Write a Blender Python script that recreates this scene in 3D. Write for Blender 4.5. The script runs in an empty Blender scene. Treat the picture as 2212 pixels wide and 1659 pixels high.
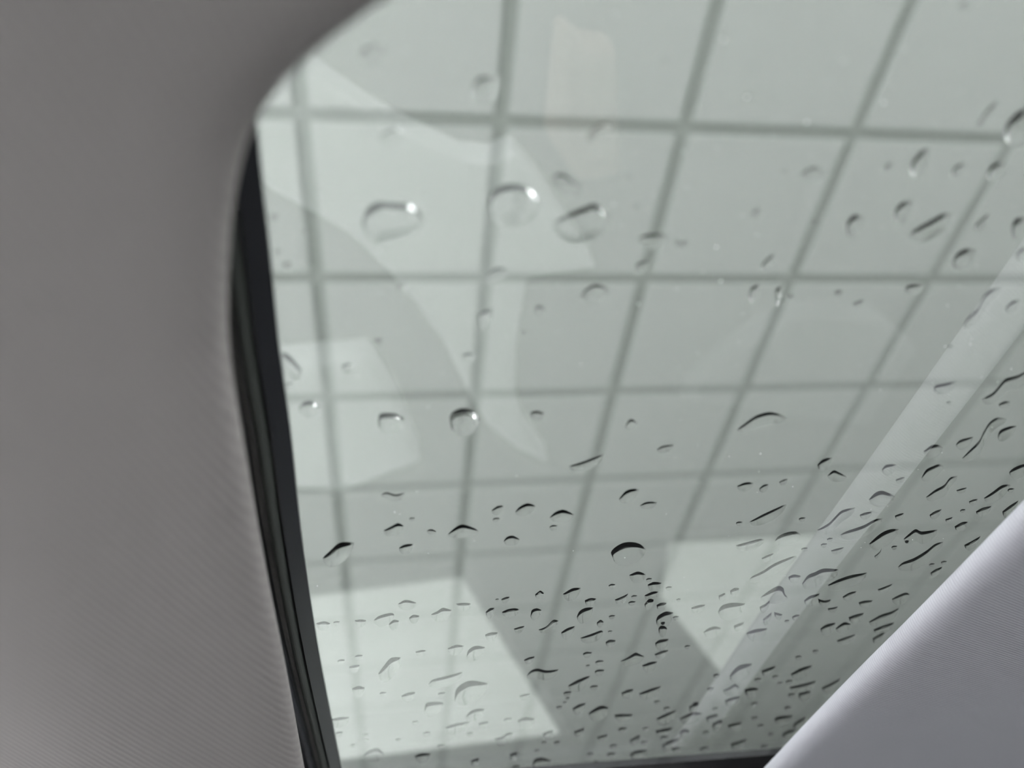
import bpy, bmesh, math, random
from mathutils import Vector, Matrix
from mathutils.geometry import tessellate_polygon

random.seed(4)
scene = bpy.context.scene
col = scene.collection

# ------------------------------------------------------------------ camera
EYE = Vector((0.0, 0.0, 1.25))              # lens centre, metres above the pavement
PITCH, YAW, ROLL = 0.781926, 0.226442, -0.180678
FPX, CX, CY = 1655.0, 1106.0, 829.5         # focal length in pixels of a 2212 x 1659 frame
_f = Vector((math.sin(YAW)*math.cos(PITCH), math.cos(YAW)*math.cos(PITCH), math.sin(PITCH)))
_r = Vector((math.cos(YAW), -math.sin(YAW), 0.0))
_u = _r.cross(_f)
RIGHT = math.cos(ROLL)*_r + math.sin(ROLL)*_u
UP = -math.sin(ROLL)*_r + math.cos(ROLL)*_u
FWD = _f
cam_data = bpy.data.cameras.new('camera')
cam = bpy.data.objects.new('camera', cam_data)
col.objects.link(cam)
cam.matrix_world = Matrix.Translation(EYE) @ Matrix((RIGHT, UP, -FWD)).transposed().to_4x4()
cam_data.sensor_width = 36.0
cam_data.lens = 36.0*FPX/2212.0
cam_data.clip_start = 0.005
cam_data.clip_end = 200.0
cam_data.dof.use_dof = True
cam_data.dof.focus_distance = 0.345
cam_data.dof.aperture_fstop = 5.0
scene.camera = cam

# ------------------------------------------------------------------ light
world = bpy.data.worlds.new('overcast_sky')
scene.world = world
world.use_nodes = True
wbg = world.node_tree.nodes['Background']
wbg.inputs['Color'].default_value = (0.94, 0.97, 1.0, 1)      # even overcast sky
wbg.inputs['Strength'].default_value = 1.0
vs = scene.view_settings
vs.view_transform = 'Standard'
vs.look = 'None'
vs.gamma = 1.0
vs.use_curve_mapping = False
vs.exposure = 2.92
LAMP = 20.0                                  # radiance of the unseen lamps added over the bay

# ------------------------------------------------------------------ helpers
def direction(px, py):
    return RIGHT*((px-CX)/FPX) - UP*((py-CY)/FPX) + FWD
def at_height(px, py, h):
    """point of the horizontal plane h metres above the lens that a sight line meets"""
    d = direction(px, py)
    return EYE + d*(h/d.z)
GLASS_LOW, GLASS_TOP = 0.170, 0.1738
MIRROR = GLASS_LOW                            # the coated inner face does the mirroring
def mirrored_at_height(px, py, h):
    """point on the plane h seen by way of the glass"""
    p = at_height(px, py, 2*MIRROR-h)
    return Vector((p.x, p.y, EYE.z+h))
def mirrored_at_depth(px, py, y):
    d = direction(px, py)
    p = EYE + d*(y/d.y)
    return Vector((p.x, p.y, 2*(EYE.z+MIRROR)-p.z))

def material(name, color, rough=0.6, spec=0.3, sheen=0.0):
    m = bpy.data.materials.new(name); m.use_nodes = True
    b = m.node_tree.nodes['Principled BSDF']
    b.inputs['Base Color'].default_value = (*color, 1)
    b.inputs['Roughness'].default_value = rough
    b.inputs['Specular IOR Level'].default_value = spec
    if sheen:
        b.inputs['Sheen Weight'].default_value = sheen
    return m
def add_noise_color(m, c1, c2, scale, detail=4.0):
    nt = m.node_tree; n = nt.nodes; l = nt.links
    tc = n.new('ShaderNodeTexCoord')
    t = n.new('ShaderNodeTexNoise'); t.inputs['Scale'].default_value = scale; t.inputs['Detail'].default_value = detail
    r = n.new('ShaderNodeValToRGB')
    r.color_ramp.elements[0].position = 0.35; r.color_ramp.elements[0].color = (*c1, 1)
    r.color_ramp.elements[1].position = 0.65; r.color_ramp.elements[1].color = (*c2, 1)
    l.new(tc.outputs['Object'], t.inputs['Vector']); l.new(t.outputs['Fac'], r.inputs['Fac'])
    l.new(r.outputs['Color'], n['Principled BSDF'].inputs['Base Color'])
def fabric(name, c_thread, c_gap, angle, scale, bump=0.35):
    """woven cloth: fine diagonal twill ribs crossed by a finer thread pattern"""
    m = material(name, c_thread, 0.9, 0.1, 0.0)
    nt = m.node_tree; n = nt.nodes; l = nt.links
    tc = n.new('ShaderNodeTexCoord')
    mp = n.new('ShaderNodeMapping'); mp.inputs['Rotation'].default_value = (0, 0, angle)
    w = n.new('ShaderNodeTexWave'); w.inputs['Scale'].default_value = scale; w.inputs['Distortion'].default_value = 0.6
    w.inputs['Detail'].default_value = 1.0; w.inputs['Detail Scale'].default_value = 3.0
    mp2 = n.new('ShaderNodeMapping'); mp2.inputs['Rotation'].default_value = (0, 0, angle+1.15)
    w2 = n.new('ShaderNodeTexWave'); w2.inputs['Scale'].default_value = scale*2.1; w2.inputs['Distortion'].default_value = 0.8
    mix = n.new('ShaderNodeMath'); mix.operation = 'MULTIPLY_ADD'
    mix.inputs[1].default_value = 0.25
    l.new(tc.outputs['Object'], mp.inputs['Vector']); l.new(mp.outputs['Vector'], w.inputs['Vector'])
    l.new(tc.outputs['Object'], mp2.inputs['Vector']); l.new(mp2.outputs['Vector'], w2.inputs['Vector'])
    l.new(w2.outputs['Fac'], mix.inputs[0]); l.new(w.outputs['Fac'], mix.inputs[2])
    r = n.new('ShaderNodeValToRGB')
    r.color_ramp.elements[0].position = 0.0; r.color_ramp.elements[0].color = (*c_gap, 1)
    r.color_ramp.elements[1].position = 0.9; r.color_ramp.elements[1].color = (*c_thread, 1)
    l.new(mix.outputs[0], r.inputs['Fac'])
    l.new(r.outputs['Color'], n['Principled BSDF'].inputs['Base Color'])
    b = n.new('ShaderNodeBump'); b.inputs['Strength'].default_value = bump; b.inputs['Distance'].default_value = 0.0004
    l.new(mix.outputs[0], b.inputs['Height']); l.new(b.outputs['Normal'], n['Principled BSDF'].inputs['Normal'])
    return m
def pane_material(name, tint, ior):
    """coated sheet glass: straight-through tint plus Fresnel mirror on both faces"""
    m = bpy.data.materials.new(name); m.use_nodes = True
    nt = m.node_tree; n = nt.nodes; l = nt.links
    n.clear()
    out = n.new('ShaderNodeOutputMaterial'); mx = n.new('ShaderNodeMixShader')
    tr = n.new('ShaderNodeBsdfTransparent'); tr.inputs['Color'].default_value = (*tint, 1)
    gl = n.new('ShaderNodeBsdfGlossy'); gl.inputs['Roughness'].default_value = 0.0
    gl.inputs['Color'].default_value = (1, 1, 1, 1)
    fr = n.new('ShaderNodeFresnel'); ge = n.new('ShaderNodeNewGeometry')
    mi = n.new('ShaderNodeMix'); mi.data_type = 'FLOAT'
    mi.inputs[2].default_value = ior; mi.inputs[3].default_value = 1.0/ior
    l.new(ge.outputs['Backfacing'], mi.inputs[0]); l.new(mi.outputs[0], fr.inputs['IOR'])
    l.new(fr.outputs['Fac'], mx.inputs['Fac']); l.new(tr.outputs[0], mx.inputs[1]); l.new(gl.outputs[0], mx.inputs[2])
    l.new(mx.outputs[0], out.inputs['Surface'])
    return m

def link(name, verts, faces, mat, parent=None, smooth=False):
    me = bpy.data.meshes.new(name); me.from_pydata([tuple(v) for v in verts], [], faces); me.update()
    bm = bmesh.new(); bm.from_mesh(me); bmesh.ops.recalc_face_normals(bm, faces=bm.faces); bm.to_mesh(me); bm.free()
    if smooth:
        for p in me.polygons: p.use_smooth = True
    me.materials.append(mat)
    o = bpy.data.objects.new(name, me); col.objects.link(o)
    if parent is not None:
        o.parent = parent; o.matrix_parent_inverse = parent.matrix_world.inverted()
    return o
def empty(name, loc):
    o = bpy.data.objects.new(name, None); col.objects.link(o); o.location = loc
    o.empty_display_size = 0.1
    bpy.context.view_layer.update()
    return o
def tag(o, label, cat, group=None, kind=None):
    o['label'] = label
    if cat: o['category'] = cat
    if group: o['group'] = group
    if kind: o['kind'] = kind
    return o
def sweep(sections, closed_profile=False):
    """quads between successive cross-sections (lists of points of equal length)"""
    n = len(sections[0]); v = [p for s in sections for p in s]; f = []
    for i in range(len(sections)-1):
        for j in range(n if closed_profile else n-1):
            k = (j+1) % n
            f.append((i*n+j, i*n+k, (i+1)*n+k, (i+1)*n+j))
    if closed_profile:
        f.append(tuple(range(n))); f.append(tuple(range((len(sections)-1)*n, len(sections)*n)))
    return v, f
def slab(poly, holes, axis, t):
    """flat plate with holes, extruded by t along an axis vector"""
    loops = [[Vector(p) for p in poly]] + [[Vector(p) for p in h] for h in holes]
    tris = tessellate_polygon(loops)
    flat = [p for lp in loops for p in lp]; n = len(flat)
    d = Vector(axis)*t
    v = flat + [p+d for p in flat]
    f = [tuple(x) for x in tris] + [tuple(i+n for i in reversed(x)) for x in tris]
    k = 0
    for lp in loops:
        m = len(lp)
        for i in range(m):
            a, b = k+i, k+(i+1) % m
            f.append((a, b, b+n, a+n))
        k += m
    return v, f
def box(x0, x1, y0, y1, z0, z1):
    v = [(x, y, z) for x in (x0, x1) for y in (y0, y1) for z in (z0, z1)]
    f = [(0, 1, 3, 2), (4, 6, 7, 5), (0, 4, 5, 1), (2, 3, 7, 6), (0, 2, 6, 4), (1, 5, 7, 3)]
    return v, f
def soften(o, width, seg=3):
    b = o.modifiers.new('rounded', 'BEVEL'); b.width = width; b.segments = seg; b.limit_method = 'ANGLE'
    b.angle_limit = math.radians(40)
    return o
def catmull(pts, per):
    out = []
    n = len(pts)
    for i in range(n-1):
        p0 = pts[max(i-1, 0)]; p1 = pts[i]; p2 = pts[i+1]; p3 = pts[min(i+2, n-1)]
        for k in range(per):
            t = k/per
            out.append(0.5*((2*p1)+(p2-p0)*t+(2*p0-5*p1+4*p2-p3)*t*t+(-p0+3*p1-3*p2+p3)*t**3))
    out.append(pts[-1].copy())
    return out

# ------------------------------------------------------------------ materials
M_panel = material('white_ceiling_panel', (0.56, 0.575, 0.56), 0.55, 0.3)
M_joint = material('grey_panel_joint', (0.39, 0.41, 0.39), 0.8, 0.1)
M_paving = material('pale_concrete', (0.62, 0.62, 0.60), 0.85, 0.2)
add_noise_color(M_paving, (0.74, 0.74, 0.72), (0.80, 0.80, 0.78), 3.0)
M_glass = pane_material('tinted_coated_glass_face', (0.48, 0.492, 0.478), 2.05)
M_glass_top = pane_material('uncoated_glass_face', (0.97, 0.975, 0.97), 1.12)
M_window = pane_material('side_window_glass', (0.97, 0.985, 0.975), 1.5)
M_headliner = fabric('warm_grey_headliner_cloth', (0.42, 0.388, 0.382), (0.385, 0.353, 0.347), 0.29, 130.0, 0.28)
M_shade = fabric('pale_grey_twill_cloth', (0.43, 0.422, 0.458), (0.375, 0.367, 0.403), 1.05, 235.0, 0.40)
M_rubber = material('black_rubber', (0.010, 0.011, 0.013), 0.55, 0.3)
M_navy = material('blue_black_gloss_strip', (0.012, 0.013, 0.020), 0.4, 0.4)
M_rib = material('dark_grey_green_rubber_rib', (0.085, 0.092, 0.085), 0.6, 0.3)
M_rib2 = material('blue_grey_rubber_rib', (0.05, 0.052, 0.062), 0.5, 0.4)
M_frit = material('black_glass_border', (0.008, 0.008, 0.010), 0.3, 0.4)
M_trim = material('light_grey_pillar_trim', (0.05, 0.05, 0.05), 0.8, 0.2)
M_dark = material('dark_grey_leather', (0.030, 0.030, 0.031), 0.6, 0.3)
M_cream = material('pale_reflection_panel', (0.66, 0.68, 0.68), 0.6, 0.2)
M_tan = material('tan_reflection_panel', (0.27, 0.205, 0.17), 0.6, 0.3)
M_rail = material('grey_rail_cloth', (0.10, 0.10, 0.11), 0.9, 0.1)
M_carpet = material('black_carpet', (0.015, 0.015, 0.016), 0.95, 0.05)
M_paint = material('black_car_paint', (0.012, 0.012, 0.014), 0.25, 0.5)
M_wall = material('dark_grey_wall', (0.035, 0.037, 0.036), 0.85, 0.1)
M_housing = material('white_enamel', (0.7, 0.7, 0.7), 0.4, 0.4)
M_lamp = bpy.data.materials.new('added_lamp_diffuser'); M_lamp.use_nodes = True
_l = M_lamp.node_tree.nodes['Principled BSDF']
_l.inputs['Base Color'].default_value = (0.8, 0.8, 0.8, 1)
_l.inputs['Emission Color'].default_value = (0.94, 0.975, 1.0, 1); _l.inputs['Emission Strength'].default_value = LAMP
M_dust = material('pale_dust', (0.8, 0.8, 0.8), 0.9, 0.1)
M_water = bpy.data.materials.new('rain_water'); M_water.use_nodes = True
_b = M_water.node_tree.nodes['Principled BSDF']
_b.inputs['Base Color'].default_value = (1, 1, 1, 1); _b.inputs['Transmission Weight'].default_value = 1.0
_b.inputs['IOR'].default_value = 1.333; _b.inputs['Specular IOR Level'].default_value = 0.25; _b.inputs['Roughness'].default_value = 0.0

# ------------------------------------------------------------------ canopy: pavement and panelled ceiling
v, f = box(-40, 30, -30, 30, -0.2, 0.0)
floor = link('floor', v, f, M_paving); tag(floor, 'pale concrete pavement under the car', None, kind='structure')

TILE = 0.60
CEIL_H = EYE.z + TILE/0.26706
GX = -0.106544*TILE/0.26706; GY = 0.474335*TILE/0.26706      # one joint crossing
NX0, NX1, NY0, NY1 = -9, 17, -9, 16
v, f = box(GX+NX0*TILE, GX+NX1*TILE, GY+NY0*TILE, GY+NY1*TILE, CEIL_H+0.012, CEIL_H+0.10)
ceiling = link('ceiling', v, f, M_joint); tag(ceiling, 'ceiling of square white panels with grey joints', None, kind='structure')
GAP = 0.046
def panel_mesh():
    a, b = GAP/2, TILE-GAP/2; e = 0.0015; h = 0.012
    v = [(a+e, a+e, 0), (b-e, a+e, 0), (b-e, b-e, 0), (a+e, b-e, 0), (a, a, 0.004), (b, a, 0.004), (b, b, 0.004), (a, b, 0.004),
         (a, a, h), (b, a, h), (b, b, h), (a, b, h)]
    f = [(3, 2, 1, 0)]
    for r in (0, 4):
        for i in range(4):
            j = (i+1) % 4
            f.append((r+i, r+j, r+4+j, r+4+i))
    me = bpy.data.meshes.new('ceiling_panel'); me.from_pydata(v, [], f); me.update(); me.materials.append(M_panel)
    return me
PANEL = panel_mesh()
rest_v, rest_f = [], []
for i in range(NX0, NX1):
    for j in range(NY0, NY1):
        x, y = GX+i*TILE, GY+j*TILE
        if -3 <= i <= 12 and -2 <= j <= 14:
            o = bpy.data.objects.new('ceiling_panel', PANEL); col.objects.link(o)
            o.parent = ceiling; o.location = (x, y, CEIL_H)
        else:
            k = len(rest_v)
            rest_v += [(p.co.x+x, p.co.y+y, p.co.z+CEIL_H) for p in PANEL.vertices]
            rest_f += [tuple(q+k for q in p.vertices) for p in PANEL.polygons]
o = link('outer_ceiling_panels', rest_v, rest_f, M_panel, ceiling); o['kind'] = 'stuff'

# unseen walls added so drop rims refract something dark; other sides open to sky
WY, WX = GY+NY1*TILE, GX+NX1*TILE
v, f = box(-30, WX+0.2, WY, WY+0.2, 0, CEIL_H+0.1)
tag(link('added_wall_front', v, f, M_wall), 'unseen dark grey wall added ahead to darken the drop rims', None, kind='structure')
v, f = box(WX, WX+0.2, -30, WY-0.002, 0, CEIL_H+0.1)
tag(link('added_wall_right', v, f, M_wall), 'unseen dark grey wall added alongside to darken the drop rims', None, kind='structure')
def lamp(x, y, where, half=0.60):  # unseen lamps added to brighten pavement, seat panels and window reflections
    e = empty('added_ceiling_lamp', (x, y, CEIL_H))
    tag(e, 'unseen strip lamp added on the panelled ceiling '+where, 'lamp', 'unseen strip lamps added for light')
    v, f = box(x-0.09, x+0.09, y-half-0.02, y+half+0.02, CEIL_H-0.035, CEIL_H-0.001)
    soften(link('housing', v, f, M_housing, e), 0.006)
    v, f = box(x-0.07, x+0.07, y-half, y+half, CEIL_H-0.050, CEIL_H-0.036)
    link('diffuser', v, f, M_lamp, e)
for x, y, w in [(0.25, -1.0, 'above the sunroof'), (2.9, -1.2, 'above the tailgate'), (-2.4, -1.2, 'above the dashboard'), (0.3, -3.4, 'by the open side of the bay'), (2.9, -3.4, 'behind the tailgate'), (-2.4, -3.4, 'at the open corner of the bay'), (-3.0, 1.4, 'over the next bay'), (-2.9, 3.0, 'midway over the next bay'), (-2.9, 4.8, 'near the end wall')]:
    lamp(x, y, w, 0.28 if 'sunroof' in w else 0.60)

# ------------------------------------------------------------------ car roof: headliner round the sunroof opening
def H(px, py, h): return at_height(px, py, h)
roof = empty('car_roof', (0.2, 0.2, EYE.z+0.14))
tag(roof, 'car roof lining in warm grey cloth with rounded sunroof opening', 'car roof')
EDGE = 0.140
edge_px = [(840, 0), (775, 44), (710, 94), (650, 146), (600, 200), (558, 262), (528, 330), (508, 418), (494, 530), (489, 690),
           (494, 775), (510, 885), (530, 1000), (556, 1150), (585, 1300), (620, 1470), (655, 1659)]
ep = [H(x, y, EDGE) for x, y in edge_px]
d_end = (ep[-1]-ep[-3]).normalized()
db = (ep[0]-ep[1]).normalized(); q0 = ep[0]
pre = [Vector((0.75, q0.y-0.030, q0.z)), Vector((0.30, q0.y-0.030, q0.z)), Vector((q0.x+0.075, q0.y-0.027, q0.z)), Vector((q0.x+0.045, q0.y-0.022, q0.z)), q0+db*0.018+Vector((0.002, 0, 0))]
post = [ep[-1]+d_end*0.08, ep[-1]+d_end*0.16, ep[-1]+d_end*0.19+Vector((0.004, 0, 0)), ep[-1]+d_end*0.215+Vector((0.016, 0, 0)),
        ep[-1]+d_end*0.225+Vector((0.04, 0, 0)), ep[-1]+d_end*0.228+Vector((0.20, 0, 0)), ep[-1]+d_end*0.228+Vector((0.8, 0, 0))]
path = catmull(pre+ep+post, 5)
# offset from the edge, height of the cloth relative to the lip's lowest line
PROFILE = [(0.030, 0.022), (0.014, 0.0150), (0.0055, 0.0105), (0.0014, 0.0065), (0.0, 0.0025), (0.0005, -0.0005), (0.002, -0.0028), (0.0045, -0.0044),
           (0.009, -0.0060), (0.016, -0.0076), (0.026, -0.0096), (0.038, -0.0118), (0.052, -0.0138), (0.066, -0.0148), (0.080, -0.0147),
           (0.096, -0.0132), (0.115, -0.0105), (0.14, -0.0062), (0.18, 0.0), (0.24, 0.008), (0.34, 0.012), (0.55, 0.010), (0.75, 0.006)]
sections = []
for i, p in enumerate(path):
    a = path[max(i-1, 0)]; b = path[min(i+1, len(path)-1)]
    t = (b-a); t.z = 0; t.normalize()
    nrm = Vector((-t.y, t.x, 0))            # candidate outward
    if nrm.dot(Vector((0.1, 0.22, 0))-Vector((p.x, p.y, 0))) > 0: nrm = -nrm
    sections.append([p + nrm*o + Vector((0, 0, h)) for o, h in PROFILE])
v, f = sweep(sections)
hl = link('headliner', v, f, M_headliner, roof, smooth=True)
sol = hl.modifiers.new('cloth_board', 'SOLIDIFY'); sol.thickness = 0.003; sol.offset = 1.0
tag(hl, 'warm grey headliner cloth with rolled edge', None)
# painted roof skin above, with the glass aperture
zs = EYE.z+0.168
outer = [(-0.75, -0.60, zs), (1.2, -0.60, zs), (1.2, 0.95, zs), (-0.75, 0.95, zs)]
hole = [(-0.075, -0.03, zs), (-0.075, 0.64, zs), (0.78, 0.64, zs), (0.78, -0.03, zs)]
v, f = slab(outer, [hole], (0, 0, 1), 0.006)
link('roof_skin', v, f, M_paint, roof)

# ------------------------------------------------------------------ sunroof glass with rubber seal
seal_px = [(555, 270), (568, 400), (579, 500), (589, 600), (605, 763), (627, 925), (641, 1060), (654, 1175), (681, 1367), (707, 1510), (737, 1659)]
sp = [H(x, y, 0.1690) for x, y in seal_px]
d0 = (sp[0]-sp[2]).normalized(); d1 = (sp[-1]-sp[-3]).normalized()
sp = [sp[0]+d0*0.12, sp[0]+d0*0.05] + sp + [sp[-1]+d1*0.05, sp[-1]+d1*0.12]
seal_line = catmull(sp, 4)
roofglass = empty('sunroof', (0.25, 0.28, EYE.z+GLASS_LOW))
tag(roofglass, 'green tinted sunroof glass with black rubber seal along the headliner', 'sunroof')
def strip(name, profile, mat, parent):
    secs = [[p + Vector((x, 0, z)) for x, z in profile] for p in seal_line]
    v, f = sweep(secs, True)
    return link(name, v, f, mat, parent, smooth=False)
inner = strip('edge_strip', [(0, 0), (0, -0.0008), (-0.0058, -0.0016), (-0.0058, 0.0008), (0, 0.0008)], M_navy, roofglass)
tag(inner, 'blue-black strip along the glass', None)
rib_prof = [(-0.0088+0.0019*math.cos(a), -0.0012-0.0022*math.sin(a)) for a in [math.pi*k/8 for k in range(9)]] + [(-0.0107, 0.003), (-0.0069, 0.003)]
rib = strip('seal_rib', rib_prof, M_rib, roofglass); tag(rib, 'dark grey-green rubber rib', None)
rib2 = strip('seal_rib', [(x-0.0072, z-0.0006) for x, z in rib_prof], M_rib2, roofglass); tag(rib2, 'blue-grey rubber rib beside the headliner', None)
base = strip('rubber_seal', [(-0.0050, 0.0010), (-0.0066, 0.0035), (-0.011, 0.0035), (-0.0125, 0.0022), (-0.0150, 0.0018), (-0.0185, 0.0016), (-0.022, 0.0010), (-0.05, 0.0), (-0.05, 0.0058), (-0.005, 0.0058)], M_rubber, roofglass)
tag(base, 'black rubber seal', None)
ym = EYE.z+GLASS_LOW
gv = [(-0.055, -0.02), (-0.055, 0.60), (0.75, 0.60), (0.75, -0.02)]
v, f = slab([(x, y, ym) for x, y in gv], [], (0, 0, 1), GLASS_TOP-GLASS_LOW)
pane = link('glass_pane', v, f, M_glass, roofglass); pane.data.materials.append(M_glass_top)
for p in pane.data.polygons:
    if p.normal.z > -0.5: p.material_index = 1
tag(pane, 'green tinted glass pane', None)
# black border under the far end of the glass
a = H(1470, 1645, 0.1675); b = H(1910, 1614, 0.1675)
sl = (b.y-a.y)/(b.x-a.x)
zb = EYE.z+0.1655
v, f = slab([(-0.05, a.y+sl*(-0.05-a.x), zb), (-0.05, 0.66, zb), (0.75, 0.66, zb), (0.75, a.y+sl*(0.55-a.x), zb)], [], (0, 0, 1), 0.004)
bd = link('glass_border', v, f, M_frit, roofglass); tag(bd, 'black border across the end of the glass', None)

# ------------------------------------------------------------------ sliding fabric sunshade
shade = empty('sunshade', (0.4, 0.28, EYE.z+0.137))
tag(shade, 'pale grey twill sunshade drawn partly across the sunroof', 'sunshade')
shade_px = [(2330, 958), (2212, 1080), (2068, 1228), (1960, 1338), (1850, 1448), (1740, 1562), (1650, 1659)]
SH = 0.142
sh = [H(x, y, SH) for x, y in shade_px]
d0 = (sh[0]-sh[1]).normalized(); d1 = (sh[-1]-sh[-2]).normalized()
sh = [sh[0]+d0*0.22, sh[0]+d0*0.10] + sh + [sh[-1]+d1*0.06, sh[-1]+d1*0.13]
shade_line = catmull(sh, 5)
prof = []
RX, RZ, XO, ZO = 0.010, 0.0062, -0.004, -0.005
for k in range(0, 15):                       # front roll: from the top round to the underside
    a = math.pi*0.5 + math.pi*k/14
    prof.append((XO+RX+RX*math.cos(a), ZO+RZ*math.sin(a)))
prof = [(XO+0.0200, ZO+0.0048), (XO+0.0150, ZO+0.0060)] + prof
prof += [(0.020, ZO-0.0064), (0.05, ZO-0.0060), (0.10, ZO-0.0056), (0.20, ZO-0.0052), (0.55, ZO-0.0052)]
top = [(0.55, ZO+0.000), (XO+0.0205, ZO+0.000)]
secs = [[p + Vector((x, 0, z)) for x, z in prof+top] for p in shade_line]
v, f = sweep(secs, True)
cl = link('fabric_panel', v, f, M_shade, shade, smooth=True); tag(cl, 'pale grey twill cloth wrapped round a front bar', None)
e = cl.modifiers.new('split', 'EDGE_SPLIT'); e.split_angle = math.radians(50)
secs = [[p + Vector((x, 0, z)) for x, z in [(XO+0.0207, ZO+0.0002), (0.55, ZO+0.0002), (0.55, ZO+0.003), (XO+0.0207, ZO+0.003)]] for p in shade_line]
v, f = sweep(secs, True)
bk = link('backing_board', v, f, M_dark, shade); tag(bk, 'dark board on top of the cloth', None)

# ------------------------------------------------------------------ side of the car with its two windows, seen by way of the glass
DY = 1.25
def D(px, py): return mirrored_at_depth(px, py, DY)
w1 = [D(665, 1258), D(1000, 1216), D(1236, 1582), D(735, 1641)]
sill = (w1[0]-w1[1]); head = (w1[3]-w1[2])
w1 = [w1[1]+sill*3.0, w1[1], w1[2], w1[2]+head*2.2]
w2 = [D(1450, 1142), D(1426, 1290), D(1556, 1452)]
rt = D(1755, 1126)
w2 = [w2[0]+(rt-w2[0])*2.6, w2[0], w2[1], w2[2], w2[2]+Vector((1.1, 0, 0.06))]
lo = EYE.z-1.0; hi = EYE.z+0.16
side = empty('door_1', (0.3, DY, lo))
tag(side, 'dark trimmed inside of the car doors with two side windows', None, kind='structure')
xs = [p.x for p in w1+w2]
outer = [(min(xs)-0.15, DY, lo), (max(xs)+0.15, DY, lo), (max(xs)+0.15, DY, hi), (min(xs)-0.15, DY, hi)]
v, f = slab(outer, [w1, w2], (0, 1, 0), 0.05)
link('door_trim', v, f, M_dark, side)
for w in (w1, w2):
    v, f = slab([Vector((p.x, DY+0.022, p.z)) for p in w], [], (0, 1, 0), 0.004)
    link('window_pane', v, f, M_window, side)
hx0, hx1 = min(xs)-0.15, max(xs)+0.15
v, f = box(hx0, hx1, DY-0.06, DY-0.002, w1[2].z+0.035, hi)
soften(link('roof_rail_trim', v, f, M_rail, side), 0.02)

v, f = box(hx0, hx1, -0.80, -0.75, lo, EYE.z-0.42)  # near side closed by an added panel, to dim the roof lining
near = link('added_door', v, f, M_dark); tag(near, 'unseen dark door panel added behind the viewer to cut cabin light', None, kind='structure')
v, f = box(1.62, 1.68, -0.74, DY-0.07, lo, EYE.z-0.38)  # added rear panel, also there to dim light from below
tail = link('added_tailgate_panel', v, f, M_dark); soften(tail, 0.02); tag(tail, 'unseen dark panel added behind the bench to cut cabin light', 'tailgate')

# ------------------------------------------------------------------ seats below, with panels added for the reflections
SZ = -0.45
def S(px, py): return mirrored_at_height(px, py, SZ)
def pad(name, px, mat, parent, t=0.05, bev=0.012):  # invented panels, outlined to throw pale shapes into the glass
    v, f = slab([S(x, y) for x, y in px], [], (0, 0, -1), t)
    o = link(name, v, f, mat, parent); soften(o, bev)
    return o
seat = empty('rear_bench', (0.1, 0.7, EYE.z-0.95))
tag(seat, 'dark leather bench with added panels shaped for the sunroof reflections', 'bench seat')
v, f = box(-0.75, 1.35, 0.02, 1.14, EYE.z-0.80, EYE.z-0.505)
soften(link('seat_cushion', v, f, M_dark, seat), 0.06, 4)
v, f = box(-0.75, 1.35, 0.02, 1.14, EYE.z-0.95, EYE.z-0.80)
link('seat_base', v, f, M_carpet, seat)
pad('added_reflection_panel', [(480, 60), (640, 130), (720, 190), (860, 280), (1000, 345), (1060, 352), (1110, 328), (1170, 390), (1290, 582), (1140, 606),
    (1115, 760), (1115, 860), (1135, 930), (1188, 1004), (1120, 975), (1050, 920), (1010, 850), (960, 745), (900, 660), (835, 585), (753, 506), (560, 400)], M_cream, seat)
pad('added_reflection_panel', [(480, 800), (800, 772), (860, 870), (912, 1002), (750, 1062), (480, 1050)], M_cream, seat)
pad('added_reflection_panel', [(1185, 300), (1212, 50), (1262, 92), (1335, 100), (1345, 385), (1250, 400)], M_tan, seat)  # added for the pinkish reflection taken for the viewer's skin
pad('added_reflection_panel', [(1470, 868), (1560, 790), (1700, 690), (1900, 690), (1985, 760), (1880, 925), (1620, 890)], material('mid_grey_reflection_panel', (0.12, 0.125, 0.125), 0.6, 0.2), seat)
v, f = box(-1.25, -0.85, -0.6, 1.2, EYE.z-0.95, EYE.z-0.33)  # unseen block added to shut out light from the open side
dash = link('added_dashboard', v, f, M_dark); soften(dash, 0.06, 4); tag(dash, 'unseen dark dashboard ahead of the bench', 'added_dashboard')
v, f = box(-1.3, 1.6, -0.7, 1.22, EYE.z-1.02, EYE.z-0.96)
carfloor = link('car_floor_mat', v, f, M_carpet); tag(carfloor, 'black carpet lining the car floor under the seat', 'carpet')

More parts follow.
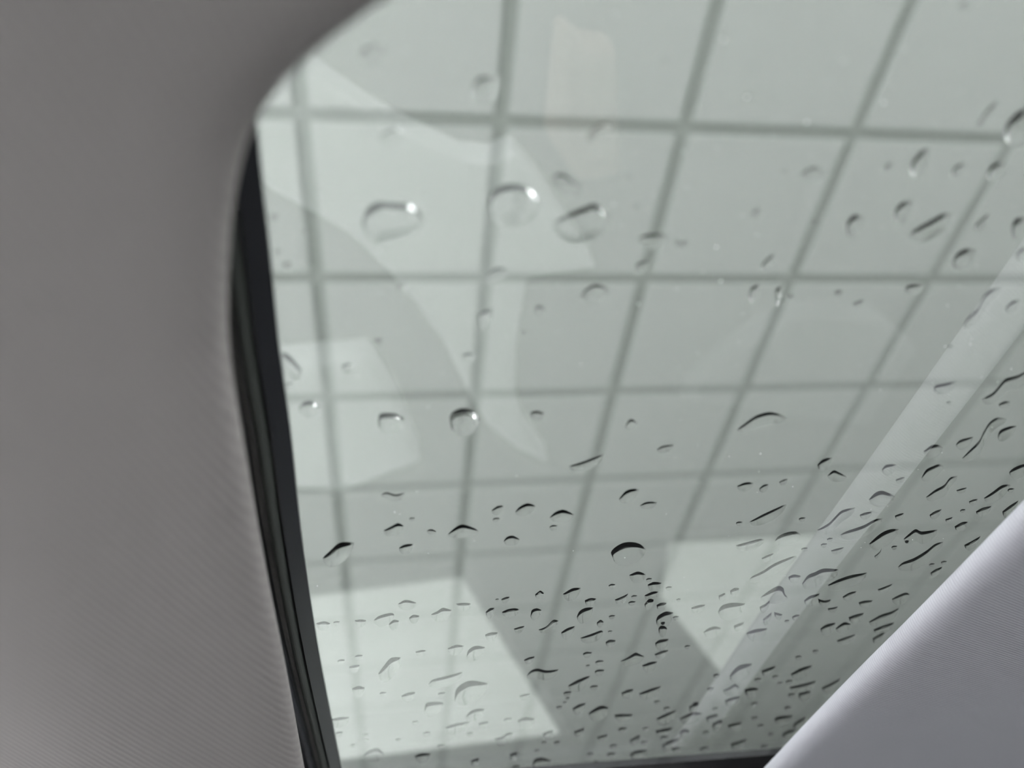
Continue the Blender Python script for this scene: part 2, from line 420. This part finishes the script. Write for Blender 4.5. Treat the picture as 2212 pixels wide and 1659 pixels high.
# ------------------------------------------------------------------ raindrops
DROPS = """1589,1178 1610,1172 1642,1164 1651,1167;13|1674,1168 1682,1158 1700,1150 1718,1148 1730,1154;25|1645,1206 1658,1199 1672,1195;9|1620,1252 1625,1245 1650,1232 1675,1216 1712,1202 1721,1202;16|1795,1189 1808,1185 1823,1182;8|1325,1207 1320,1192 1335,1178 1355,1171 1380,1174 1396,1187;42|775,118 795,97 815,95 838,100;38|1020,190 1034,168 1058,163 1082,168;52|815,297 835,283 855,276 870,290;32|792,505 782,480 790,455 815,437 850,438 885,442 905,458 917,474;70|1062,462 1055,440 1065,412 1095,398 1130,400 1155,420 1167,442;76|1192,380 1208,374 1222,378 1240,393 1258,400;42|1195,480 1230,460 1265,445 1285,440 1305,455 1320,468;74|1267,297 1280,278 1300,266 1325,272;32|1048,600 1060,585 1075,578 1098,580;28|2070,8 2085,3 2095,5;14|2110,268 2130,240 2155,215;16|2168,282 2178,262 2195,245 2212,235 2240,232;60|1727,378 1745,365 1765,360 1785,373;28|1967,357 1975,342 1990,325 2010,318;46|1910,362 1920,352 1930,350;12|2056,370 2066,358 2085,350;22|2132,373 2142,358 2160,350 2177,350;32|1829,495 1830,480 1840,467 1853,463 1868,468;38|1931,462 1937,447 1952,435 1973,433;38|1965,503 1985,490 2010,476 2040,460 2060,461;38|2106,487 2120,473 2137,460;22|2185,497 2188,480 2200,470 2220,468;38|2057,565 2065,550 2085,537 2110,538;36|2195,550 2205,538 2218,532;22|1377,514 1395,507 1425,505 1447,508;28|1455,514 1470,522 1488,518;14|1371,582 1378,568 1395,564 1408,567;22|1645,572 1655,560 1672,547;22|1623,460 1632,453 1645,450;14|603,764 615,762 632,775 652,800;42|645,882 655,869 672,866 692,878;32|817,915 820,895 850,893 875,905;40|973,915 972,898 985,886 1003,882 1022,888 1036,905;52|1145,892 1158,887 1177,892;16|738,790 750,785 762,786;14|1032,682 1045,672 1065,666;36|1155,665 1165,660 1178,667;22|998,768 1010,762 1027,766;14|858,618 866,610 876,606;14|823,1069 835,1063 855,1068 875,1063;11|828,1146 845,1137 860,1130 873,1136;18|922,1146 932,1143 943,1148;9|967,1155 980,1142 998,1133 1020,1139 1035,1147;24|862,1183 875,1176 893,1175;20|697,1205 715,1188 735,1172 765,1172;38|1062,1102 1075,1093 1088,1092;13|1113,1106 1122,1095 1140,1087 1158,1093;22|1187,1118 1200,1106 1218,1101 1241,1112;24|1088,1169 1095,1160 1108,1157 1123,1165;15|1255,643 1262,628 1283,614 1300,616 1318,628;32|1617,637 1622,622 1640,611;30|1676,637 1676,625 1688,618;30|1697,632 1705,638 1715,635;9|1842,655 1855,650 1867,647;9|1955,622 1965,615 1997,612;16|2082,702 2092,685 2112,665 2125,640 2140,626 2163,618;28|2172,665 2185,652 2203,646;20|2017,840 2022,832 2045,827 2067,823;16|2120,862 2145,848 2165,825 2175,817 2200,810 2228,794;26|2157,873 2170,867 2183,867;11|2078,990 2095,972 2115,952 2125,932 2138,912 2155,902 2175,905;25|2155,945 2160,930 2178,922 2197,919;22|2065,960 2075,950 2103,943;15|1995,975 2012,962 2028,961 2037,967;18|1592,928 1615,910 1635,897 1660,890 1680,893 1700,901;24|1350,922 1356,910 1365,905 1378,914;16|1228,1007 1265,995 1305,980;14|1418,971 1432,963 1457,960;11|1337,1078 1350,1062 1365,1056 1381,1057;17|1382,1092 1398,1084 1420,1085;11|1766,1004 1778,992 1797,988;17|1787,1028 1800,1016 1812,1020 1830,1030;22|1905,1014 1915,1004 1937,1003;16|1935,1036 1945,1032 1955,1030;8|1990,1033 2000,1015 2015,1007 2028,1003 2038,1007;22|1877,1079 1890,1065 1905,1060 1922,1066 1934,1072;30|2000,1074 2020,1058 2040,1047 2052,1032 2068,1028;16|2066,1059 2078,1055 2089,1053;7|2125,1076 2145,1062 2165,1048 2183,1047;18|2180,1020 2188,1012 2205,1004 2228,1000;24|2093,1083 2103,1079 2112,1078;8|2108,1105 2122,1097 2142,1093;12|2008,1112 2020,1104 2034,1100;11|2042,1122 2050,1119 2058,1117;7|2062,1137 2078,1128 2091,1127;13|1933,1114 1943,1110 1953,1108;9|1815,1155 1830,1147 1865,1135 1890,1122 1907,1120;17|1765,1145 1790,1130 1805,1115 1820,1102 1848,1096;22|1857,1112 1870,1107 1884,1105;10|1619,1127 1650,1110 1690,1092 1699,1090;15|1592,1050 1610,1042 1628,1043;13|1640,1055 1650,1047 1661,1046;11|1683,1041 1692,1036 1702,1034;8|1877,1175 1895,1158 1910,1148 1925,1143 1942,1143;28|1952,1164 1965,1152 1978,1143 1990,1148 2010,1146 2025,1144;18|1889,1201 1900,1192 1904,1184;8|1940,1225 1950,1215 1975,1205 2000,1190 2020,1175 2038,1170;18|2083,1177 2100,1168 2118,1158;13|2165,1105 2180,1093 2200,1081;17|2010,1237 2020,1230 2036,1224;11|1896,1273 1912,1267 1928,1261;9|1926,1294 1942,1285 1957,1280 1965,1284;15|1877,1343 1890,1335 1905,1327 1925,1321 1942,1313;15|1887,1360 1905,1352 1932,1344;13|1885,1379 1895,1372 1910,1366;13|1733,1260 1745,1243 1760,1236 1780,1228 1812,1230;28|1788,1264 1810,1252 1840,1242 1873,1237;17|1703,1246 1715,1241 1730,1244;13|1643,1290 1660,1277 1680,1266 1692,1270 1695,1282 1702,1291;30|1641,1311 1655,1303 1663,1296;13|1648,1338 1660,1328 1667,1322;13|1672,1322 1680,1324 1690,1327;10|1737,1297 1750,1287 1771,1282;21|1767,1293 1780,1297 1795,1295;12|1711,1332 1719,1328 1727,1328;9|1820,1289 1835,1280 1850,1277;11|1855,1301 1870,1297 1885,1297;11|1788,1314 1800,1312 1810,1310;8|1833,1333 1850,1327 1866,1324;13|1772,1358 1785,1349 1805,1345;16|1805,1357 1818,1347 1826,1344 1838,1348;16|1808,1383 1830,1375 1848,1370;11|1612,1367 1632,1359 1658,1357;18|1708,1456 1730,1443 1755,1437;17|1645,1449 1660,1443 1675,1438;13|1705,1484 1735,1477 1763,1470;13|1775,1485 1800,1473 1815,1465;15|1576,1460 1585,1447 1600,1436 1625,1433;32|1359,1242 1375,1235 1385,1236 1395,1241;17|1399,1263 1412,1257 1430,1259;16|1392,1286 1410,1278 1423,1278;15|1392,1305 1402,1294 1412,1295;14|1328,1295 1345,1288 1357,1282;11|1418,1307 1428,1302 1440,1302;13|1417,1340 1422,1330 1438,1321 1455,1323;30|1422,1358 1427,1352 1435,1352 1441,1357;17|1415,1389 1425,1382 1445,1380;17|1414,1413 1430,1406 1444,1404;11|1340,1428 1355,1420 1372,1410 1380,1412 1392,1418;23|1387,1437 1405,1430 1420,1429;15|1493,1313 1510,1307 1524,1306;11|1551,1321 1560,1308 1582,1302 1610,1304;32|1520,1365 1530,1357 1545,1353 1558,1357;22|1577,1276 1587,1270 1597,1271;13|1552,1287 1560,1283 1567,1281;11|1585,1352 1595,1347 1607,1344;12|1308,1387 1317,1382 1330,1383;12|859,1305 870,1298 880,1296 900,1302;15|807,1340 820,1330 845,1324 852,1329;22|840,1348 850,1339 862,1341;15|683,1346 700,1342 713,1346;14|766,1340 780,1338 791,1340;11|884,1334 893,1328 906,1330;13|931,1327 945,1320 957,1313 976,1318;19|897,1408 910,1404 920,1405;9|817,1455 830,1437 845,1421 866,1420;36|754,1440 765,1437 777,1436;11|985,1304 1003,1302 1017,1304;12|966,1401 985,1393 1002,1395;15|1008,1417 1012,1404 1028,1395 1048,1398;26|926,1478 935,1468 965,1460 1000,1451;20|982,1512 985,1490 1000,1476 1020,1470 1055,1476;40|760,1487 775,1482 788,1485;17|867,1503 882,1496 897,1495;13|917,1536 920,1520 935,1516 955,1517 958,1522;26|713,1554 735,1549 755,1549;20|785,1632 795,1622 815,1616 830,1628;26|896,1633 910,1627 930,1628;20|1006,1548 1015,1537 1030,1531 1047,1532;22|962,1572 985,1563 1015,1558;15|1033,1562 1044,1559 1055,1558;11|1118,1556 1130,1550 1140,1549 1156,1552;19|1122,1503 1133,1499 1145,1498;9|1068,1595 1085,1590 1095,1583 1108,1582;17|1172,1584 1183,1579 1195,1577;12|1138,1460 1145,1450 1160,1444 1180,1448 1207,1446;20|1017,1643 1026,1639 1035,1637;13|1101,1629 1110,1626 1118,1625;14|1150,1650 1155,1640 1170,1636 1190,1642;26|1227,1481 1245,1470 1265,1462 1275,1460;17|1237,1530 1250,1522 1265,1518;15|1240,1580 1250,1576 1262,1572;11|1049,1322 1058,1314 1068,1313;15|1083,1294 1092,1290 1101,1289;9|1084,1322 1097,1316 1112,1314 1122,1316;13|1156,1284 1163,1278 1168,1276 1175,1281;13|1146,1331 1149,1318 1160,1314 1170,1318;20|1216,1283 1230,1274 1240,1270 1255,1270;17|1263,1297 1275,1292 1288,1293;13|1246,1332 1252,1320 1265,1313 1282,1312;26|1163,1360 1180,1353 1195,1339 1207,1341;14|1110,1358 1122,1354 1133,1352;9|1212,1366 1225,1357 1242,1352;16|1253,1378 1275,1370 1298,1362 1303,1366;15|1289,1345 1297,1339 1304,1343;11|1048,1371 1060,1366 1075,1366;13|1132,1425 1143,1420 1155,1418;10|1342,1496 1355,1490 1368,1488;13|1380,1498 1405,1488 1428,1482;15|1271,1541 1285,1530 1300,1524 1315,1529;26|1327,1544 1345,1542 1367,1543;13|1418,1552 1440,1541 1462,1533;15|1488,1526 1499,1520 1510,1516;13|1468,1552 1485,1543 1500,1538 1517,1541;22|1416,1578 1434,1574 1452,1572;13|1468,1582 1477,1575 1490,1578;17|1360,1598 1371,1592 1382,1587;13|1290,1592 1302,1588 1313,1586;9|1361,1628 1375,1621 1398,1619;22|1430,1610 1445,1600 1470,1594;22|1337,1648 1350,1643 1362,1643;17|1370,1656 1385,1651 1400,1646;15|1562,1491 1575,1485 1588,1477 1597,1485;22|1608,1489 1625,1485 1638,1487;17|1566,1513 1580,1507 1598,1504;15|1525,1549 1538,1544 1550,1542;13|1538,1564 1550,1557 1560,1554;15|1572,1566 1588,1562 1602,1560;11|1673,1553 1685,1547 1712,1545;15|1724,1498 1738,1494 1752,1492;15|1690,1586 1703,1578 1717,1575;13|1713,1565 1725,1556 1740,1548;15|1578,1606 1595,1601 1612,1596;15"""
# small beads: x, y, width
BEADS = """1793,1163,13 1780,1175,14 1738,1184,14 592,466,22 620,570,24 600,541,16 658,500,12 1437,130,12 1695,368,13 1762,478,14 1358,380,12 1375,445,11 625,829,20 817,734,20 1132,716,12 890,1119,13 1072,1120,16 1196,1136,18 1812,629,20 2053,747,13 2050,868,11 2184,1056,15 2080,1101,12 1733,1119,15 1597,1128,15 1959,1168,9 1932,1180,13 2039,1213,13 2013,1218,12 1700,1340,11 1762,1405,13 1725,1418,14 1675,1460,14 1637,1466,15 1705,1470,16 1685,1474,12 1402,1250,13 1370,1287,13 1322,1263,15 1365,1300,16 1445,1268,14 1460,1332,14 1432,1344,10 1318,1363,10 1322,1330,14 1485,1395,13 1466,1294,10 1548,1457,15 727,1343,15 737,1426,16 775,1416,17 827,1496,15 954,1497,17 733,1582,16 790,1586,14 897,1558,14 922,1582,17 953,1609,17 860,1596,11 793,1598,10 762,1608,11 1097,1552,19 1015,1583,15 1115,1655,17 1160,1620,12 1203,1602,14 1175,1602,11 1226,1495,18 1226,1507,10 1208,1526,13 1220,1516,9 1269,1410,20 1295,1428,19 1295,1448,21 1270,1437,9 1074,1294,8 1283,1482,18 1420,1514,14 1440,1528,15 1345,1573,19 1395,1572,13 1392,1601,15 1325,1609,17 1275,1627,14 1320,1627,19 1287,1645,13 1460,1615,18 1525,1580,16 1435,1591,18 1535,1486,15 1503,1518,14 1545,1529,13 1522,1615,19 1630,1518,14 1630,1549,15 1643,1566,14 1702,1527,15 1710,1499,16 1665,1584,12 1651,1610,16 1655,1626,13"""
ZD = GLASS_TOP+0.0001
def drop_mesh(top, depth_px, per=5):
    up = catmull([Vector((x, y, 0)) for x, y in top], per)
    n = len(up)
    # arc length parameter
    L = [0.0]
    for i in range(1, n): L.append(L[-1]+(up[i]-up[i-1]).length)
    tot = L[-1]
    first, last = up[0], up[-1]
    chord = (last-first).length
    sag = max(first.lerp(last, L[i]/tot).y-up[i].y for i in range(n))
    band = chord/depth_px > 2.6                      # streaks keep an even width along their bends
    below = max(0.4*depth_px, depth_px-sag)
    mid = up[n//2]
    d = direction(mid.x, mid.y)
    elev = math.degrees(math.atan2(d.z, math.hypot(d.x, d.y)))
    # dark near rims put into the cap shape: slopes follow the sight line's elevation
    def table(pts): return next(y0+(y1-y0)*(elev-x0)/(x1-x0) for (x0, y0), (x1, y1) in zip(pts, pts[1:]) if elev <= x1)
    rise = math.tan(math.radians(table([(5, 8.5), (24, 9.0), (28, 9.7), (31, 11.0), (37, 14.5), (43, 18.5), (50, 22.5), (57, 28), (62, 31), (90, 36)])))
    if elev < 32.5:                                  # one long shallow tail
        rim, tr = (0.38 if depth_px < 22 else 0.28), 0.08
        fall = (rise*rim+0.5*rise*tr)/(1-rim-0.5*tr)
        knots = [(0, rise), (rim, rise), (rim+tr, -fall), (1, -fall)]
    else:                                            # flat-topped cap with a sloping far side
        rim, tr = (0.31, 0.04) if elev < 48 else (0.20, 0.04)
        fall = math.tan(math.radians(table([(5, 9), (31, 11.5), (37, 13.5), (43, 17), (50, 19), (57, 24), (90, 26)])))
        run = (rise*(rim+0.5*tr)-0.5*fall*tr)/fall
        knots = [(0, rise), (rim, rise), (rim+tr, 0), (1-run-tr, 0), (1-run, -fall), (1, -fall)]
    ts = []
    for (k0, _), (k1, _) in zip(knots, knots[1:]):
        m = 3
        ts += [k0+(k1-k0)*q/m for q in range(m)]
    ts.append(1.0)
    nv = len(ts)-1
    hs = [0.0]
    def grad(t):
        for (x0, y0), (x1, y1) in zip(knots, knots[1:]):
            if t <= x1: return y0+(y1-y0)*(t-x0)/(x1-x0)
        return knots[-1][1]
    for t0, t1 in zip(ts, ts[1:]): hs.append(hs[-1]+(t1-t0)*grad(0.5*(t0+t1)))
    hs[-1] = 0.0
    hs = [max(0.0, h) for h in hs]
    grid = []
    for i in range(n):
        s = L[i]/tot
        end = max(0.0, 1-abs(2*s-1)**2.4)
        wd = end**0.6
        if band:
            low = up[i]+Vector((0.12*depth_px*wd*(s-0.3), depth_px*wd, 0))
        else:
            q = first.lerp(last, s)+Vector((0, below*wd, 0))
            low = Vector((q.x, max(q.y, up[i].y+0.3*depth_px*wd), 0))
        a = at_height(up[i].x, up[i].y, ZD); b = at_height(low.x, low.y, ZD)
        full = min((b-a).length, 0.030)*(end**0.9/max(wd, 1e-4))
        grid.append([a.lerp(b, t)+Vector((0, 0, full*h)) for t, h in zip(ts, hs)])
    c = sum((r[nv//2] for r in grid), Vector())/n
    c = Vector((c.x, c.y, EYE.z+ZD))
    v, f = [], []
    m = nv+1
    for r in grid: v += [p-c for p in r]
    for i in range(n-1):
        for j in range(nv):
            f.append((i*m+j, i*m+j+1, (i+1)*m+j+1, (i+1)*m+j))
    nb = len(f); k = len(v)
    for r in grid: v += [Vector((r[0].x, r[0].y, EYE.z+ZD))-c, Vector((r[-1].x, r[-1].y, EYE.z+ZD))-c]
    for i in range(n-1):
        f.append((k+2*i, k+2*i+2, k+2*i+3, k+2*i+1))
    me = bpy.data.meshes.new('raindrop'); me.from_pydata([tuple(p) for p in v], [], f); me.update()
    # outward normals: cap up, base down
    cap_up = sum(me.polygons[i].normal.z for i in range(nb)) > 0
    base_dn = sum(me.polygons[i].normal.z for i in range(nb, len(f))) < 0
    if not (cap_up and base_dn):
        ff = [x if cap_up else tuple(reversed(x)) for x in f[:nb]]+[x if base_dn else tuple(reversed(x)) for x in f[nb:]]
        me = bpy.data.meshes.new('raindrop'); me.from_pydata([tuple(p) for p in v], [], ff); me.update()
    for i, p in enumerate(me.polygons): p.use_smooth = i < nb
    me.materials.append(M_water)
    return me, c, tot
def add_drop(top, depth, label, group):
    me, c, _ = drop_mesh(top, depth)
    o = bpy.data.objects.new('raindrop', me); col.objects.link(o); o.location = c
    return tag(o, label, 'raindrop', group)
def where(x, y):
    p = at_height(x, y, ZD)
    gap = p.x - (-0.030); rest = 0.545-p.y
    if gap < 0.018: across = 'touching the rubber seal'
    elif gap < 0.06: across = 'near the rubber seal'
    elif gap < 0.13: across = 'midway to the sunshade'
    elif gap < 0.20: across = 'toward the sunshade'
    else: across = 'along the sunshade edge'
    if rest > 0.40: along = 'by the rounded headliner corner'
    elif rest > 0.30: along = 'in the sparsely wetted part'
    elif rest > 0.18: along = 'where drops begin crowding'
    elif rest > 0.08: along = 'among crowded drops'
    else: along = 'close to the black border'
    return across+', '+along
def tilt(top):
    a = at_height(top[0][0], top[0][1], ZD); b = at_height(top[-1][0], top[-1][1], ZD)
    g = math.degrees(math.atan2(b.y-a.y, b.x-a.x))
    return 'square-on' if abs(g) < 18 else ('slanting' if abs(g) < 42 else 'steeply slanting')
for item in DROPS.split('|'):
    a, d = item.split(';')
    top = [tuple(float(q) for q in p.split(',')) for p in a.split()]
    d = float(d)*(1.5 if len(top) > 2 and float(d) < 20 else 1.15)
    w = math.hypot(top[-1][0]-top[0][0], top[-1][1]-top[0][1])
    cxp = sum(p[0] for p in top)/len(top); cyp = sum(p[1] for p in top)/len(top)
    g1 = at_height(top[0][0], top[0][1], ZD); g2 = at_height(top[-1][0], top[-1][1], ZD)
    real = (g1-g2).length*1000
    if w/d > 3.0 and real > 12: kind = 'thin streak of rainwater'
    elif len(top) >= 6: kind = 'large domed raindrop'
    elif real > 12: kind = 'large oblong raindrop'
    elif w/d > 2.2: kind = 'slim raindrop'
    elif real > 8: kind = 'middling rounded raindrop'
    else: kind = 'small rounded raindrop'
    lab = tilt(top)+' '+kind+' '+where(cxp, cyp)
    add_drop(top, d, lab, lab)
for item in BEADS.split():
    x, y, w = (float(q) for q in item.split(','))
    top = [(x-w/2, y+w*0.10), (x-w*0.1, y-w*0.10), (x+w/2, y-w*0.05)]
    lab = ('pinhead' if w < 12.5 else 'tiny' if w < 15.5 else 'smallish')+' bead of rainwater '+where(x, y)
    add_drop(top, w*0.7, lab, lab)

drops = [o for o in col.objects if o.name.startswith('raindrop')]
pos = [o.location.copy() for o in drops]
for i, o in enumerate(drops):                    # how close its nearest neighbour sits
    near = min((pos[i]-q).length for k, q in enumerate(pos) if k != i)
    word = 'lone ' if near > 0.017 else ('paired ' if near < 0.0085 else '')
    o['label'] = word+o['label']; o['group'] = o['label']

# ------------------------------------------------------------------ dust on the glass
dv, df = [], []
for _ in range(170):
    px, py = random.uniform(600, 2212), random.uniform(20, 1300)
    p = at_height(px, py, GLASS_LOW)
    r = random.uniform(0.00008, 0.00022)*(1.0 if random.random() < 0.85 else 1.7)
    k = len(dv); z = p.z-0.00005
    n = 6
    ph = random.random()*6
    dv += [(p.x+r*math.cos(ph+i*math.tau/n)*random.uniform(.6, 1.1), p.y+r*math.sin(ph+i*math.tau/n)*random.uniform(.6, 1.1), z) for i in range(n)] + [(p.x, p.y, z-r*0.5)]
    df += [(k+i, k+(i+1) % n, k+n) for i in range(n)] + [tuple(range(k, k+n))]
dust = link('dust_specks', dv, df, M_dust); tag(dust, 'fine pale dust specks on the sunroof glass', 'dust', kind='stuff')
